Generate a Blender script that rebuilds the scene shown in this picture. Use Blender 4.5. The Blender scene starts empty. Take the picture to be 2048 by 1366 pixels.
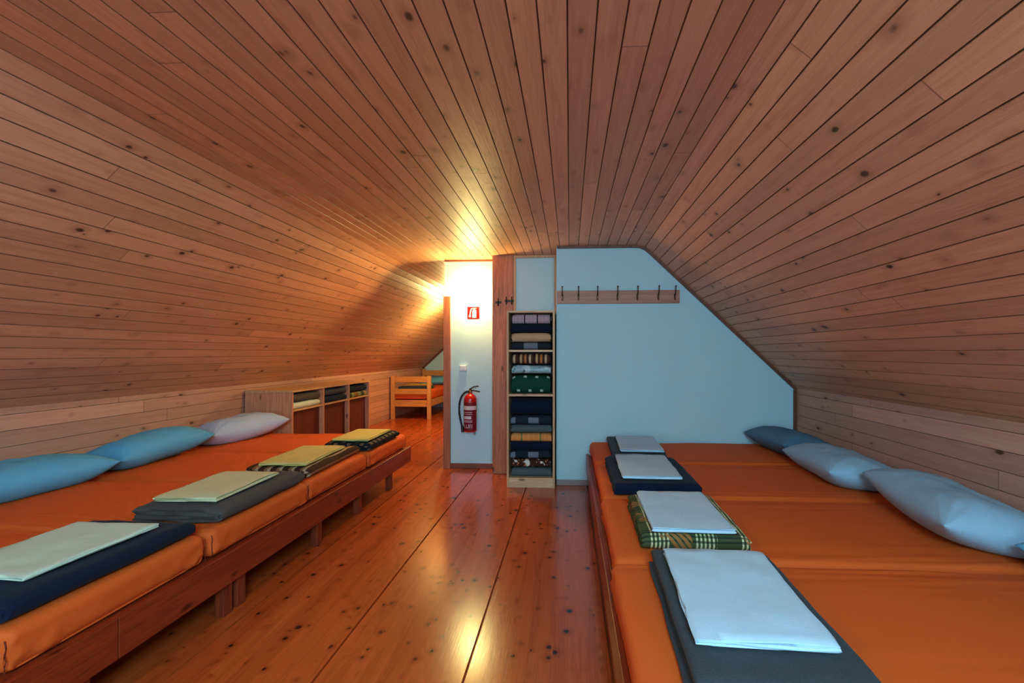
import bpy, bmesh, math, random
from mathutils import Vector, Matrix, noise

random.seed(7)
SC = bpy.context.scene
COL = SC.collection
PI = math.pi


def lin(r, g, b):
    f = lambda c: (c / 255 / 12.92) if c / 255 <= .04045 else ((c / 255 + .055) / 1.055) ** 2.4
    return (f(r), f(g), f(b), 1.0)


def nz(x, y, z=0.0):
    return noise.noise(Vector((x, y, z)))


# ------------------------------------------------------------------ nodes
class NT:
    def __init__(s, name):
        s.m = bpy.data.materials.new(name)
        s.m.use_nodes = True
        s.t = s.m.node_tree
        s.t.nodes.clear()
        s.out = s.t.nodes.new('ShaderNodeOutputMaterial')
        s.b = s.t.nodes.new('ShaderNodeBsdfPrincipled')
        s.t.links.new(s.b.outputs[0], s.out.inputs[0])

    def put(s, sock, v):
        if hasattr(v, 'is_linked') or isinstance(v, bpy.types.NodeSocket):
            s.t.links.new(v, sock)
        else:
            sock.default_value = v

    def n(s, kind, **kw):
        x = s.t.nodes.new(kind)
        for k, v in kw.items():
            setattr(x, k, v)
        return x

    def math(s, op, a, b=None, c=None, clamp=False):
        x = s.n('ShaderNodeMath', operation=op)
        x.use_clamp = clamp
        s.put(x.inputs[0], a)
        if b is not None:
            s.put(x.inputs[1], b)
        if c is not None:
            s.put(x.inputs[2], c)
        return x.outputs[0]

    def step(s, v, lo, hi, a=0.0, b=1.0):
        x = s.n('ShaderNodeMapRange')
        x.clamp = True
        x.interpolation_type = 'SMOOTHSTEP'
        s.put(x.inputs['Value'], v)
        x.inputs['From Min'].default_value = lo
        x.inputs['From Max'].default_value = hi
        x.inputs['To Min'].default_value = a
        x.inputs['To Max'].default_value = b
        return x.outputs[0]

    def mix(s, f, a, b, mode='MIX'):
        x = s.n('ShaderNodeMix', data_type='RGBA', blend_type=mode)
        s.put(x.inputs[0], f)
        s.put(x.inputs[6], a)
        s.put(x.inputs[7], b)
        return x.outputs[2]

    def comb(s, x, y, z=0.0):
        c = s.n('ShaderNodeCombineXYZ')
        s.put(c.inputs[0], x)
        s.put(c.inputs[1], y)
        s.put(c.inputs[2], z)
        return c.outputs[0]

    def sep(s, v):
        c = s.n('ShaderNodeSeparateXYZ')
        s.put(c.inputs[0], v)
        return c.outputs

    def coord(s, which='Object'):
        return s.n('ShaderNodeTexCoord').outputs[which]

    def noise(s, v, scale=1.0, detail=3.0, rough=.55, dist=0.0):
        x = s.n('ShaderNodeTexNoise')
        s.put(x.inputs['Vector'], v)
        x.inputs['Scale'].default_value = scale
        x.inputs['Detail'].default_value = detail
        x.inputs['Roughness'].default_value = rough
        x.inputs['Distortion'].default_value = dist
        return x.outputs[0]

    def white(s, v):
        x = s.n('ShaderNodeTexWhiteNoise', noise_dimensions='3D')
        s.put(x.inputs['Vector'], v)
        return x.outputs['Value']

    def voro(s, v, scale=1.0, feature='F1'):
        x = s.n('ShaderNodeTexVoronoi', feature=feature)
        s.put(x.inputs['Vector'], v)
        x.inputs['Scale'].default_value = scale
        return x.outputs

    def ramp(s, v, stops, interp='LINEAR'):
        x = s.n('ShaderNodeValToRGB')
        s.put(x.inputs[0], v)
        cr = x.color_ramp
        cr.interpolation = interp
        while len(cr.elements) < len(stops):
            cr.elements.new(1.0)
        for e, (p, c) in zip(cr.elements, stops):
            e.position = p
            e.color = c
        return x.outputs[0]

    def bump(s, h, strength=.2, dist=.01):
        x = s.n('ShaderNodeBump')
        x.inputs['Strength'].default_value = strength
        x.inputs['Distance'].default_value = dist
        s.put(x.inputs['Height'], h)
        s.t.links.new(x.outputs[0], s.b.inputs['Normal'])

    def fin(s, color, rough=.5, spec=.5, **kw):
        s.put(s.b.inputs['Base Color'], color)
        s.put(s.b.inputs['Roughness'], rough)
        s.b.inputs['Specular IOR Level'].default_value = spec
        for k, v in kw.items():
            s.b.inputs[k].default_value = v
        return s.m


def planks(name, light, dark, knotc, w=.096, L=2.1, rough=.4, spec=.5, tone=.25, edge=.0, knot=.5, kscale=(10.4, 5.0),
           ksize=1.0, bump=.15, joint=True, groove=.02, wave=True):
    """boards running along v of a uv map measured in metres"""
    t = NT(name)
    u, v, _ = t.sep(t.coord('UV'))
    a = t.math('DIVIDE', u, w)
    i = t.math('FLOOR', a)
    fu = t.math('FRACT', a)
    r = t.white(t.comb(i, 3.3))
    vv = t.math('DIVIDE', t.math('MULTIPLY_ADD', r, 7.7, v), L)
    j = t.math('FLOOR', vv)
    fv = t.math('FRACT', vv)
    if not joint:
        j = 0.0
    r2 = t.white(t.comb(i, j, 1.7))
    off = t.math('MULTIPLY', r2, 53.0)
    g = t.noise(t.comb(t.math('MULTIPLY_ADD', u, 26.0, off), t.math('MULTIPLY_ADD', v, 1.3, off), off), 1.0, 4.0, .6, .6)
    fine = t.noise(t.comb(t.math('MULTIPLY', u, 240.0), t.math('MULTIPLY_ADD', v, 5.0, off), off), 1.0, 3.0, .6)
    ring = t.math('SINE', t.math('MULTIPLY', g, 46.0))
    ring = t.math('MULTIPLY_ADD', ring, .5, .5)
    gg = t.math('ADD', t.math('MULTIPLY', g, .7), t.math('MULTIPLY', ring, .28 if wave else .1))
    gg = t.math('ADD', gg, t.math('MULTIPLY', fine, .25))
    col = t.mix(t.step(gg, .3, 1.0), light, dark)
    tn = t.math('MULTIPLY_ADD', r2, tone, 1.0 - tone * .6)
    col = t.mix(1.0, col, t.comb(tn, tn, tn), 'MULTIPLY')
    # knots
    kv = t.comb(t.math('MULTIPLY_ADD', u, kscale[0], off), t.math('MULTIPLY_ADD', v, kscale[1], off), i)
    vo = t.voro(kv, 1.0)
    rnd = t.sep(vo['Color'])
    wob = t.noise(t.comb(t.math('MULTIPLY', u, 60.0), t.math('MULTIPLY', v, 60.0)), 1.0, 2.0)
    d = t.math('DIVIDE', t.math('MULTIPLY_ADD', wob, .06, vo['Distance']), t.math('MULTIPLY_ADD', rnd[1], .9, .4))
    keep = t.math('GREATER_THAN', rnd[0], knot)
    km = t.math('MULTIPLY', t.step(d, .10 * ksize, .2 * ksize, 1.0, 0.0), keep)
    halo = t.math('MULTIPLY', t.step(d, .12 * ksize, .5 * ksize, .4, 0.0), keep)
    col = t.mix(halo, col, t.mix(.5, dark, knotc))
    col = t.mix(km, col, knotc)
    if joint:
        jm = t.step(t.math('MULTIPLY', t.math('MINIMUM', fv, t.math('SUBTRACT', 1.0, fv)), L), .001, .004, .75, 0.0)
        col = t.mix(jm, col, t.mix(.6, dark, (.01, .005, .003, 1)))
    if groove > 0:
        e = t.math('MULTIPLY', t.math('MINIMUM', fu, t.math('SUBTRACT', 1.0, fu)), w)
        gm = t.step(e, groove * .3, groove, .85, 0.0)
        col = t.mix(gm, col, (dark[0] * .25, dark[1] * .2, dark[2] * .2, 1))
    t.bump(t.math('ADD', t.math('MULTIPLY', ring, .4), fine), bump, .004)
    return t.fin(col, t.math('MULTIPLY_ADD', fine, .2, rough), spec)


def wood(name, light, dark, axis=0, rough=.45, spec=.4, scale=1.0, knots=True):
    """grain along the object's own axis"""
    t = NT(name)
    c = list(t.sep(t.coord('Object')))
    mul = [22.0 * scale] * 3
    mul[axis] = 1.2 * scale
    p = t.comb(*[t.math('MULTIPLY', c[k], mul[k]) for k in range(3)])
    g = t.noise(p, 1.0, 4.0, .6, .5)
    fine = t.noise(p, 7.0, 2.0, .6)
    ring = t.math('MULTIPLY_ADD', t.math('SINE', t.math('MULTIPLY', g, 40.0)), .5, .5)
    gg = t.math('ADD', t.math('MULTIPLY', g, .75), t.math('ADD', t.math('MULTIPLY', ring, .2), t.math('MULTIPLY', fine, .2)))
    col = t.mix(t.step(gg, .3, .95), light, dark)
    if knots:
        m2 = [11.0] * 3
        m2[axis] = 4.0
        vo = t.voro(t.comb(*[t.math('MULTIPLY', c[k], m2[k]) for k in range(3)]), 1.0)
        rn = t.sep(vo['Color'])
        km = t.math('MULTIPLY', t.step(vo['Distance'], .08, .2, .85, 0.0), t.math('GREATER_THAN', rn[0], .6))
        col = t.mix(km, col, (dark[0] * .3, dark[1] * .25, dark[2] * .25, 1))
    t.bump(fine, .1, .003)
    return t.fin(col, rough, spec)


def fabric(name, col, kind=None, cols=(), p=.1, rough=.9, bump=.25, spec=.15, var=.25, sheen=.0, q=None, fuzz=260.0, shift=0.0):
    """cloth; patterns use the uv map (u along the fold, v across) in metres"""
    t = NT(name)
    u, v, _ = t.sep(t.coord('UV'))
    uv = t.coord('UV')
    c = col
    fr = lambda x, per: t.math('FRACT', t.math('DIVIDE', t.math('ADD', x, shift), per))
    if kind == 'stripes_v':
        n = len(cols)
        c = t.ramp(fr(v, p), [(k / n, cc) for k, cc in enumerate(cols)], 'CONSTANT')
    elif kind == 'stripes_u':
        n = len(cols)
        c = t.ramp(fr(u, p), [(k / n, cc) for k, cc in enumerate(cols)], 'CONSTANT')
    elif kind == 'lines_v':            # thin dark lines and faint plaid
        a = t.step(t.math('ABSOLUTE', t.math('SUBTRACT', fr(v, p), .5)), .035, .05, 1.0, 0.0)
        b = t.step(t.math('ABSOLUTE', t.math('SUBTRACT', fr(v, p * .29), .5)), .1, .16, .5, 0.0)
        c = t.mix(b, col, cols[1])
        c = t.mix(a, c, cols[0])
    elif kind == 'squares':
        pv, pu, hv, hu, ov, ou, stag = q
        row = t.math('FLOOR', t.math('DIVIDE', t.math('ADD', u, ou), pu))
        vs = t.math('MULTIPLY_ADD', row, stag, t.math('ADD', v, ov))
        a = t.math('LESS_THAN', t.math('ABSOLUTE', t.math('SUBTRACT', t.math('FRACT', t.math('DIVIDE', vs, pv)), .5)), hv / pv)
        b = t.math('LESS_THAN', t.math('ABSOLUTE', t.math('SUBTRACT', t.math('FRACT', t.math('DIVIDE', t.math('ADD', u, ou), pu)), .5)), hu / pu)
        c = t.mix(t.math('MULTIPLY', a, b), col, cols[0])
    elif kind == 'plaid':
        wob = t.noise(uv, 40.0, 2.0)
        a = t.math('LESS_THAN', fr(t.math('MULTIPLY_ADD', wob, .01, v), p), .48)
        b = t.math('LESS_THAN', fr(u, p * .8), .4)
        ticks = t.math('LESS_THAN', fr(v, .018), .45)
        ticks2 = t.math('LESS_THAN', fr(u, .018), .45)
        c = t.mix(t.math('MULTIPLY', a, ticks), col, cols[0])
        c = t.mix(t.math('MULTIPLY', t.math('MULTIPLY', b, ticks2), .75), c, cols[1])
        pt = t.step(t.noise(uv, 6.0, 1.0), .56, .6)
        c = t.mix(t.math('MULTIPLY', t.math('MULTIPLY', pt, .7), t.math('GREATER_THAN', fr(t.math('ADD', u, v), .03), .35)), c, cols[2])
    elif kind == 'spots':
        vo = t.voro(uv, p)
        nn = t.noise(uv, p * .6, 2.0)
        c = t.mix(t.step(t.math('MULTIPLY_ADD', nn, .5, vo['Distance']), .45, .55), cols[0], col)
        c = t.mix(t.step(t.noise(uv, p * .35, 1.0), .55, .6), c, cols[1])
    elif kind == 'tweed':
        c = t.mix(t.noise(uv, 160.0, 2.0), col, cols[0])
    fz = t.noise(uv, fuzz, 2.0, .7)
    soft = t.noise(uv, 9.0, 3.0)
    k = t.math('ADD', t.math('MULTIPLY', fz, var), t.math('MULTIPLY', soft, var * .6))
    k = t.math('ADD', k, 1.0 - var * .8)
    c = t.mix(1.0, c, t.comb(k, k, k), 'MULTIPLY')
    t.bump(t.math('ADD', t.math('MULTIPLY', fz, .5), soft), bump, .006)
    return t.fin(c, rough, spec, **({'Sheen Weight': sheen} if sheen else {}))


def plain(name, col, rough=.5, spec=.5, metal=0.0, var=.0, scale=8.0):
    t = NT(name)
    c = col
    if var:
        k = t.math('MULTIPLY_ADD', t.noise(t.coord('Object'), scale, 3.0), var, 1.0 - var * .5)
        c = t.mix(1.0, col, t.comb(k, k, k), 'MULTIPLY')
        t.bump(t.noise(t.coord('Object'), 120.0, 2.0), .05, .002)
    return t.fin(c, rough, spec, Metallic=metal)


def emit(name, col, s):
    t = NT(name)
    t.t.nodes.remove(t.b)
    e = t.n('ShaderNodeEmission')
    e.inputs[0].default_value = col
    e.inputs[1].default_value = s
    t.t.links.new(e.outputs[0], t.out.inputs[0])
    return t.m


CEIL_L, CEIL_D, CEIL_K = lin(218, 158, 122), lin(184, 118, 84), lin(80, 44, 32)
M = {}
M['ceiling'] = planks('pine_ceiling_boards', CEIL_L, CEIL_D, CEIL_K, rough=.36, spec=.5, groove=.0045, L=3.9, wave=False, ksize=.9, knot=.3, tone=.24, kscale=(10.4, 6.5))
M['wallboard'] = planks('pine_wall_boards', lin(214, 158, 134), lin(184, 122, 100), CEIL_K, rough=.45, groove=.003, w=.105, L=2.8, wave=False, ksize=.8)
M['floor'] = planks('varnished_floor_boards', lin(204, 90, 38), lin(152, 54, 20), lin(46, 16, 9), w=.617 / 6, L=40, rough=.1, wave=False,
                    spec=.55, tone=.16, knot=.45, kscale=(13, 12), ksize=1.15, bump=.03, joint=False, groove=0)
M['white'] = plain('white_painted_plaster', lin(190, 222, 232), .8, .2, var=.06, scale=3.0)
M['trim'] = wood('reddish_trim_wood', lin(190, 112, 76), lin(140, 76, 48), 2)
M['trim_y'] = wood('reddish_trim_wood_long', lin(150, 86, 60), lin(104, 56, 38), 0, knots=False)
M['rack'] = wood('coat_rack_wood', lin(196, 132, 104), lin(156, 96, 72), 0, knots=False)
M['trim_dark'] = wood('dark_edge_trim', lin(128, 72, 50), lin(84, 44, 30), 2, knots=False)
M['grey_base'] = plain('grey_skirting_paint', lin(150, 130, 128), .5)
M['post'] = wood('timber_post_wood', lin(202, 122, 82), lin(150, 82, 52), 2)
M['pine_z'] = wood('pale_pine_upright', lin(226, 178, 130), lin(186, 128, 84), 2)
M['pine_x'] = wood('pale_pine_across', lin(232, 190, 148), lin(196, 144, 100), 0)
M['pine_y'] = wood('pale_pine_along', lin(226, 178, 130), lin(186, 128, 84), 1)
M['cubby'] = wood('knotty_cubby_wood', lin(224, 158, 118), lin(186, 114, 78), 2)
M['bed_y'] = wood('stained_rail_wood', lin(160, 58, 26), lin(116, 38, 16), 1, rough=.4)
M['bed_z'] = wood('stained_leg_wood', lin(146, 58, 28), lin(100, 36, 18), 2, knots=False)
M['bed2_x'] = wood('golden_bed_board', lin(222, 150, 80), lin(184, 108, 50), 0, knots=False)
M['bed2_z'] = wood('golden_bed_post', lin(226, 160, 92), lin(190, 116, 58), 2, knots=False)
M['redback'] = wood('dark_red_panel', lin(116, 48, 34), lin(84, 32, 24), 2, knots=False)
M['orange'] = fabric('orange_sheet', lin(232, 98, 34), var=.1, bump=.2, rough=.75, spec=.25, fuzz=500.0)
M['seam'] = plain('dark_orange_seam', lin(120, 40, 14), .9)
M['blue'] = fabric('pale_blue_pillowcase', lin(104, 184, 226), var=.08, bump=.4, rough=.8)
M['bluew'] = fabric('lavender_white_pillowcase', lin(158, 194, 216), var=.08, bump=.4, rough=.8)
M['bluep'] = fabric('ice_blue_pillowcase', lin(184, 206, 236), var=.08, bump=.4, rough=.8)
M['slate'] = fabric('slate_blue_pillowcase', lin(90, 128, 156), var=.1, bump=.4, rough=.8)
M['linen'] = fabric('white_linen', lin(196, 222, 238), var=.08, bump=.5, rough=.85)
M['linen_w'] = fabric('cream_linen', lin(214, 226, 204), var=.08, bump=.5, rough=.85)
NAVY, CHAR = lin(16, 25, 48), lin(74, 80, 84)
M['linen_lamplit'] = fabric('lamp_tinted_linen', lin(226, 208, 128), var=.08, bump=.5, rough=.85)  # yellow lamplight put into the cloth colour of the two far sheets
M['linen_faint_lamplit'] = fabric('faintly_lamp_tinted_linen', lin(222, 220, 176), var=.08, bump=.5, rough=.85)  # weaker lamplight tint in the cloth colour, one sheet farther from the lamp
M['navy'] = fabric('navy_wool', NAVY, var=.5, sheen=.04)
M['char'] = fabric('charcoal_wool', CHAR, 'tweed', (lin(50, 54, 60),), var=.5, sheen=.04)
M['brownchar'] = fabric('brown_grey_wool', lin(98, 88, 82), 'tweed', (lin(60, 56, 56),), var=.5, sheen=.04)
M['bstripe'] = fabric('brown_cream_stripes', NAVY, 'stripes_u', (lin(78, 46, 32), lin(70, 42, 30), lin(196, 162, 124), lin(150, 104, 70)), p=.085)
M['darkplaid'] = fabric('dark_check_wool', lin(32, 32, 38), 'squares', (lin(110, 92, 76),), q=(.09, .06, .022, .016, 0, 0, .045), var=.4)
M['olive'] = fabric('olive_plaid_wool', lin(74, 84, 52), 'plaid', (lin(214, 212, 160), lin(36, 44, 36), lin(190, 118, 62)), p=.2, var=.3)
M['pinkplaid'] = fabric('pink_grey_plaid', lin(190, 158, 162), 'lines_v', (lin(30, 24, 34), lin(160, 126, 140)), p=.13)
M['tan'] = fabric('tan_wool', lin(206, 158, 118), var=.25)
M['greysq'] = fabric('black_grey_check', lin(38, 42, 48), 'squares', (lin(118, 120, 132),), q=(.5, 1.0, .07, .6, .25, .5, 0))
M['cstripe'] = fabric('brown_orange_cream_stripes', NAVY, 'stripes_v',
                      (lin(86, 48, 34), lin(60, 36, 30), lin(204, 160, 112), lin(90, 50, 34), lin(196, 120, 66), lin(70, 40, 32), lin(206, 170, 136)), p=.16)
M['foil'] = fabric('silvery_teal_cloth', lin(150, 178, 184), 'spots', (lin(70, 104, 112), lin(196, 210, 214)), p=28.0, rough=.35, spec=.6, var=.2)
M['greensq'] = fabric('green_white_squares', lin(24, 70, 56), 'squares', (lin(206, 222, 210),), q=(.118, .13, .015, .015, 0, .0, .05), var=.3)
M['navysq'] = fabric('navy_grey_squares', lin(34, 42, 54), 'squares', (lin(112, 124, 138),), q=(.235, .3, .052, .03, .09, .16, 0))
M['orplaid'] = fabric('orange_check', lin(226, 140, 76), 'lines_v', (lin(120, 128, 66), lin(236, 158, 92)), p=.19)
M['leopard'] = fabric('spotted_fleece', lin(70, 38, 32), 'spots', (lin(212, 130, 96), lin(228, 210, 196)), p=38.0)
M['greygreen'] = fabric('grey_green_wool', lin(84, 96, 96), var=.4)
M['yellow'] = fabric('yellow_cloth', lin(224, 192, 92), var=.15)
M['chrome'] = plain('worn_steel', lin(150, 140, 132), .3, .5, 1.0)
M['brass'] = plain('dull_brass', lin(150, 104, 66), .35, .5, .9)
M['iron'] = plain('dark_iron', lin(62, 48, 44), .4, .5, .7)
M['red'] = plain('red_enamel', lin(196, 22, 26), .25, .5)
M['signred'] = plain('sign_red', lin(120, 4, 12), .8, .1)
M['signwhite'] = plain('sign_white', lin(235, 230, 226), .7, .2)
M['black'] = plain('black_rubber', lin(24, 22, 26), .5, .4)
M['label'] = plain('pale_label', lin(214, 196, 196), .5, .3, var=.1, scale=60)
M['labelred'] = plain('dark_red_label', lin(122, 16, 30), .5, .3)
M['plastic'] = plain('white_plastic', lin(232, 232, 236), .4, .5)
M['globe'] = emit('lit_lamp_globe', (1.0, .79, .27, 1), 295.0)
M['glass'] = NT('window_glass').fin((1, 1, 1, 1), .02, .5, **{'Transmission Weight': 1.0})


# ------------------------------------------------------------------ mesh helpers
def link(name, me, mat, parent=None, loc=None, rot=None, smooth=None):
    o = bpy.data.objects.new(name, me)
    COL.objects.link(o)
    if mat is not None:
        me.materials.append(mat)
    if parent is not None:
        o.parent = parent
    if loc:
        o.location = loc
    if rot:
        o.rotation_euler = rot
    if smooth is not None:
        me.polygons.foreach_set('use_smooth', [True] * len(me.polygons))
        me.set_sharp_from_angle(angle=math.radians(smooth))
    return o


def done(bm, name, mat, parent=None, loc=None, rot=None, smooth=None):
    me = bpy.data.meshes.new(name)
    bmesh.ops.recalc_face_normals(bm, faces=bm.faces)
    bm.to_mesh(me)
    bm.free()
    return link(name, me, mat, parent, loc, rot, smooth)


def box(bm, x0, x1, y0, y1, z0, z1, bev=.003):
    t = bmesh.new()
    r = bmesh.ops.create_cube(t, size=1)
    for v in t.verts:
        v.co = Vector(((x0 + x1) / 2 + v.co.x * (x1 - x0), (y0 + y1) / 2 + v.co.y * (y1 - y0), (z0 + z1) / 2 + v.co.z * (z1 - z0)))
    if bev:
        bmesh.ops.bevel(t, geom=list(t.edges), offset=bev, segments=2, affect='EDGES', profile=.5)
    merge(bm, t)


def merge(bm, t):
    me = bpy.data.meshes.new('tmp')
    t.to_mesh(me)
    t.free()
    bm.from_mesh(me)
    bpy.data.meshes.remove(me)


def tube(bm, pts, r, seg=10, square=False):
    pts = [Vector(p) for p in pts]
    rr = r if isinstance(r, (list, tuple)) else [r] * len(pts)
    rings = []
    up = Vector((0, 0, 1))
    for i, p in enumerate(pts):
        d = (pts[min(i + 1, len(pts) - 1)] - pts[max(i - 1, 0)]).normalized()
        a = d.cross(up)
        if a.length < .05:
            a = d.cross(Vector((0, 1, 0)))
        a.normalize()
        b = d.cross(a).normalized()
        n = 4 if square else seg
        ring = []
        for k in range(n):
            th = 2 * PI * (k + (.5 if square else 0)) / n
            ring.append(bm.verts.new(p + (a * math.cos(th) + b * math.sin(th)) * rr[i]))
        rings.append(ring)
    for A, B in zip(rings, rings[1:]):
        for k in range(len(A)):
            bm.faces.new((A[k], A[(k + 1) % len(A)], B[(k + 1) % len(A)], B[k]))
    bm.faces.new(rings[0])
    bm.faces.new(rings[-1])


def bez(P, n=14):
    P = [Vector(p) for p in P]
    out = []
    for i in range(n + 1):
        t = i / n
        Q = P[:]
        while len(Q) > 1:
            Q = [a.lerp(b, t) for a, b in zip(Q, Q[1:])]
        out.append(Q[0])
    return out


def lathe(bm, prof, seg=32, cx=0, cy=0):
    rings = []
    for r, z in prof:
        if r < 1e-5:
            rings.append([bm.verts.new((cx, cy, z))])
        else:
            rings.append([bm.verts.new((cx + r * math.cos(2 * PI * k / seg), cy + r * math.sin(2 * PI * k / seg), z)) for k in range(seg)])
    for A, B in zip(rings, rings[1:]):
        for k in range(seg):
            q = [A[k % len(A)], A[(k + 1) % len(A)], B[(k + 1) % len(B)], B[k % len(B)]]
            q2 = []
            for v in q:
                if v not in q2:
                    q2.append(v)
            if len(q2) > 2:
                bm.faces.new(q2)


def prism(bm, poly, y0, y1):
    """poly in x,z extruded along y"""
    A = [bm.verts.new((x, y0, z)) for x, z in poly]
    B = [bm.verts.new((x, y1, z)) for x, z in poly]
    n = len(poly)
    bm.faces.new(A)
    bm.faces.new(B[::-1])
    for k in range(n):
        bm.faces.new((A[k], A[(k + 1) % n], B[(k + 1) % n], B[k]))


def thing(name, label, cat, loc=(0, 0, 0), rotz=0, group=None):
    o = bpy.data.objects.new(name, None)
    COL.objects.link(o)
    o.empty_display_size = .1
    o.location = loc
    o.rotation_euler = (0, 0, rotz)
    return tag(o, label, cat, group)


def tag(o, label, cat, group=None):
    o['label'] = label
    o['category'] = cat
    if group:
        o['group'] = group
    return o


def struct(o):
    o['kind'] = 'structure'
    return o


def copy_tree(o, parent=None):
    c = o.copy()
    COL.objects.link(c)
    c.parent = parent
    for ch in list(o.children):
        copy_tree(ch, c)
    return c


# ------------------------------------------------------------------ room shell
XL, XR, ZK, ZC = -3.68, 2.25, .99, 2.44
Y0, Y1 = -2.6, 11.35
W = .096


def roof_profile():
    """inside line of the panelled roof, left knee to right knee, with rounded creases"""
    P = [Vector((XL, ZK)), Vector((-2.1, ZC)), Vector((.745, ZC)), Vector((XR, 1.0))]
    pts = [P[0]]
    for k, cut in ((1, .14), (2, .08)):
        a = P[k] + (P[k - 1] - P[k]).normalized() * cut
        b = P[k] + (P[k + 1] - P[k]).normalized() * cut
        for i in range(13):
            t = i / 12
            pts.append(a.lerp(P[k], t).lerp(P[k].lerp(b, t), t))
    pts.append(P[3])
    return pts


PROF = roof_profile()
CUM = [0.0]
for a, b in zip(PROF, PROF[1:]):
    CUM.append(CUM[-1] + (b - a).length)


def at_s(s):
    s = max(0, min(CUM[-1], s))
    for k in range(len(PROF) - 1):
        if s <= CUM[k + 1] + 1e-9:
            t = (s - CUM[k]) / max(1e-9, CUM[k + 1] - CUM[k])
            p = PROF[k].lerp(PROF[k + 1], t)
            d = (PROF[k + 1] - PROF[k]).normalized()
            return p, Vector((-d.y, d.x))     # outward (up) normal
    return PROF[-1], Vector((0, 1))


def strip_mesh(name, rows, y0, y1, mat):
    """rows: (x, z, u) list; extruded along y with uv in metres"""
    bm = bmesh.new()
    uvl = bm.loops.layers.uv.new('UVMap')
    prev = None
    for x, z, u in rows:
        cur = (bm.verts.new((x, y0, z)), bm.verts.new((x, y1, z)), u)
        if prev:
            f = bm.faces.new((prev[0], prev[1], cur[1], cur[0]))
            for lp, (uu, vv) in zip(f.loops, ((prev[2], y0), (prev[2], y1), (cur[2], y1), (cur[2], y0))):
                lp[uvl].uv = (uu, vv)
        prev = cur
    me = bpy.data.meshes.new(name)
    bm.to_mesh(me)
    bm.free()
    return struct(link(name, me, mat))


rows = []
nb = int(CUM[-1] / W) + 1
for k in range(nb):
    s0, s1 = k * W, min((k + 1) * W, CUM[-1])
    p, n = at_s(s0)
    g = .0016 if s0 < CUM[1] - .2 else .003
    q = p + n * g * 2
    rows.append((q.x, q.y, s0))
    p, n = at_s(s0 + g)
    rows.append((p.x, p.y, s0 + g))
    p, n = at_s(s1 - g)
    rows.append((p.x, p.y, s1 - g))
p, n = at_s(CUM[-1])
rows.append((p.x, p.y + .02, CUM[-1]))
strip_mesh('ceiling', rows, Y0, Y1 + .1, M['ceiling'])


def knee(name, x, sgn, z1):
    r = []
    w = .105
    k = 0
    while k * w < z1:
        a, b = k * w, min((k + 1) * w, z1)
        r += [(x + sgn * .003, a, a), (x, a + .0015, a + .0015), (x, b - .0015, b - .0015)]
        k += 1
    r.append((x + sgn * .02, z1, z1))
    return strip_mesh(name, r, Y0, Y1 + .1, M['wallboard'])


knee('wall_left', XL, -1, ZK + .012)
knee('wall_right', XR, 1, 1.012)

# floor: wide varnished boards with open joints
rows = []
x = -1.055 - 5 * .617
while x < 2.9:
    rows += [(x - .0055, 0, x - .0055), (x - .004, -.02, x - .004), (x + .004, -.02, x + .004), (x + .0055, 0, x + .0055)]
    x += .617
rows = [(a, b, c + 10.0 + .052) for a, b, c in rows]
strip_mesh('floor', rows, Y0, Y1 + .1, M['floor'])


def clipped(x0, x1):
    """x,z polygon of the space under the roof between two x"""
    top = []
    for k in range(161):
        p, n = at_s(CUM[-1] * k / 160)
        q = p + n * .012
        if x0 <= q.x <= x1:
            top.append((q.x, q.y))
    return top


# white wall with the hooks, right side
WY = 4.70
WX = -.136
bm = bmesh.new()
prism(bm, [(WX, 0), (WX, ZC + .012)] + clipped(WX + .01, XR + .02) + [(XR + .012, 1.0), (XR + .012, 0)], WY, WY + .12)
box(bm, WX, WX + .1, WY + .1, 5.2, 0, ZC + .01, 0)
struct(done(bm, 'wall_front', M['white']))
bm = bmesh.new()
box(bm, -.66, WX + .02, 5.12, 5.2, 0, ZC + .01, 0)
struct(done(bm, 'wall_niche', M['white']))
# white panel with the lamp
PY = 5.32
bm = bmesh.new()
box(bm, -1.466, -.86, PY, PY + .1, 0, ZC + .01, 0)
struct(done(bm, 'wall_partition', M['white']))
# gable at the end of the far room
bm = bmesh.new()
prism(bm, [(XL - .02, 0), (XL - .02, ZK)] + clipped(XL, XR) + [(XR + .02, 1.0), (XR + .02, 0)], Y1, Y1 + .12)
struct(done(bm, 'wall_far', M['white']))
# wall behind the camera with two windows
WIN = [(-2.55, -1.35), (.05, 1.25)]
WZ0, WZ1 = .75, 2.0
bm = bmesh.new()
box(bm, XL - .3, XR + .3, Y0 - .12, Y0, 0, WZ0, 0)
box(bm, XL - .3, XR + .3, Y0 - .12, Y0, WZ1, ZC + .2, 0)
for a, b in ((XL - .3, WIN[0][0]), (WIN[0][1], WIN[1][0]), (WIN[1][1], XR + .3)):
    box(bm, a, b, Y0 - .12, Y0, WZ0, WZ1, 0)
struct(done(bm, 'wall_back', M['white']))
for k, (a, b) in enumerate(WIN):
    bm = bmesh.new()
    for q in ((a, a + .06, WZ0, WZ1), (b - .06, b, WZ0, WZ1), (a, b, WZ0, WZ0 + .06), (a, b, WZ1 - .06, WZ1),
              ((a + b) / 2 - .03, (a + b) / 2 + .03, WZ0, WZ1)):
        box(bm, q[0], q[1], Y0 - .1, Y0 - .03, q[2], q[3])
    f = struct(done(bm, 'window_%d' % (k + 1), M['pine_z']))
    bm = bmesh.new()
    box(bm, a, b, Y0 - .075, Y0 - .065, WZ0, WZ1, 0)
    done(bm, 'pane', M['glass'], f)

# trims -----------------------------------------------------------
tn = [0]


def trim(bm, mat, smooth=None):
    tn[0] += 1
    return struct(done(bm, 'trim_%d' % tn[0], mat, smooth=smooth))


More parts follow.
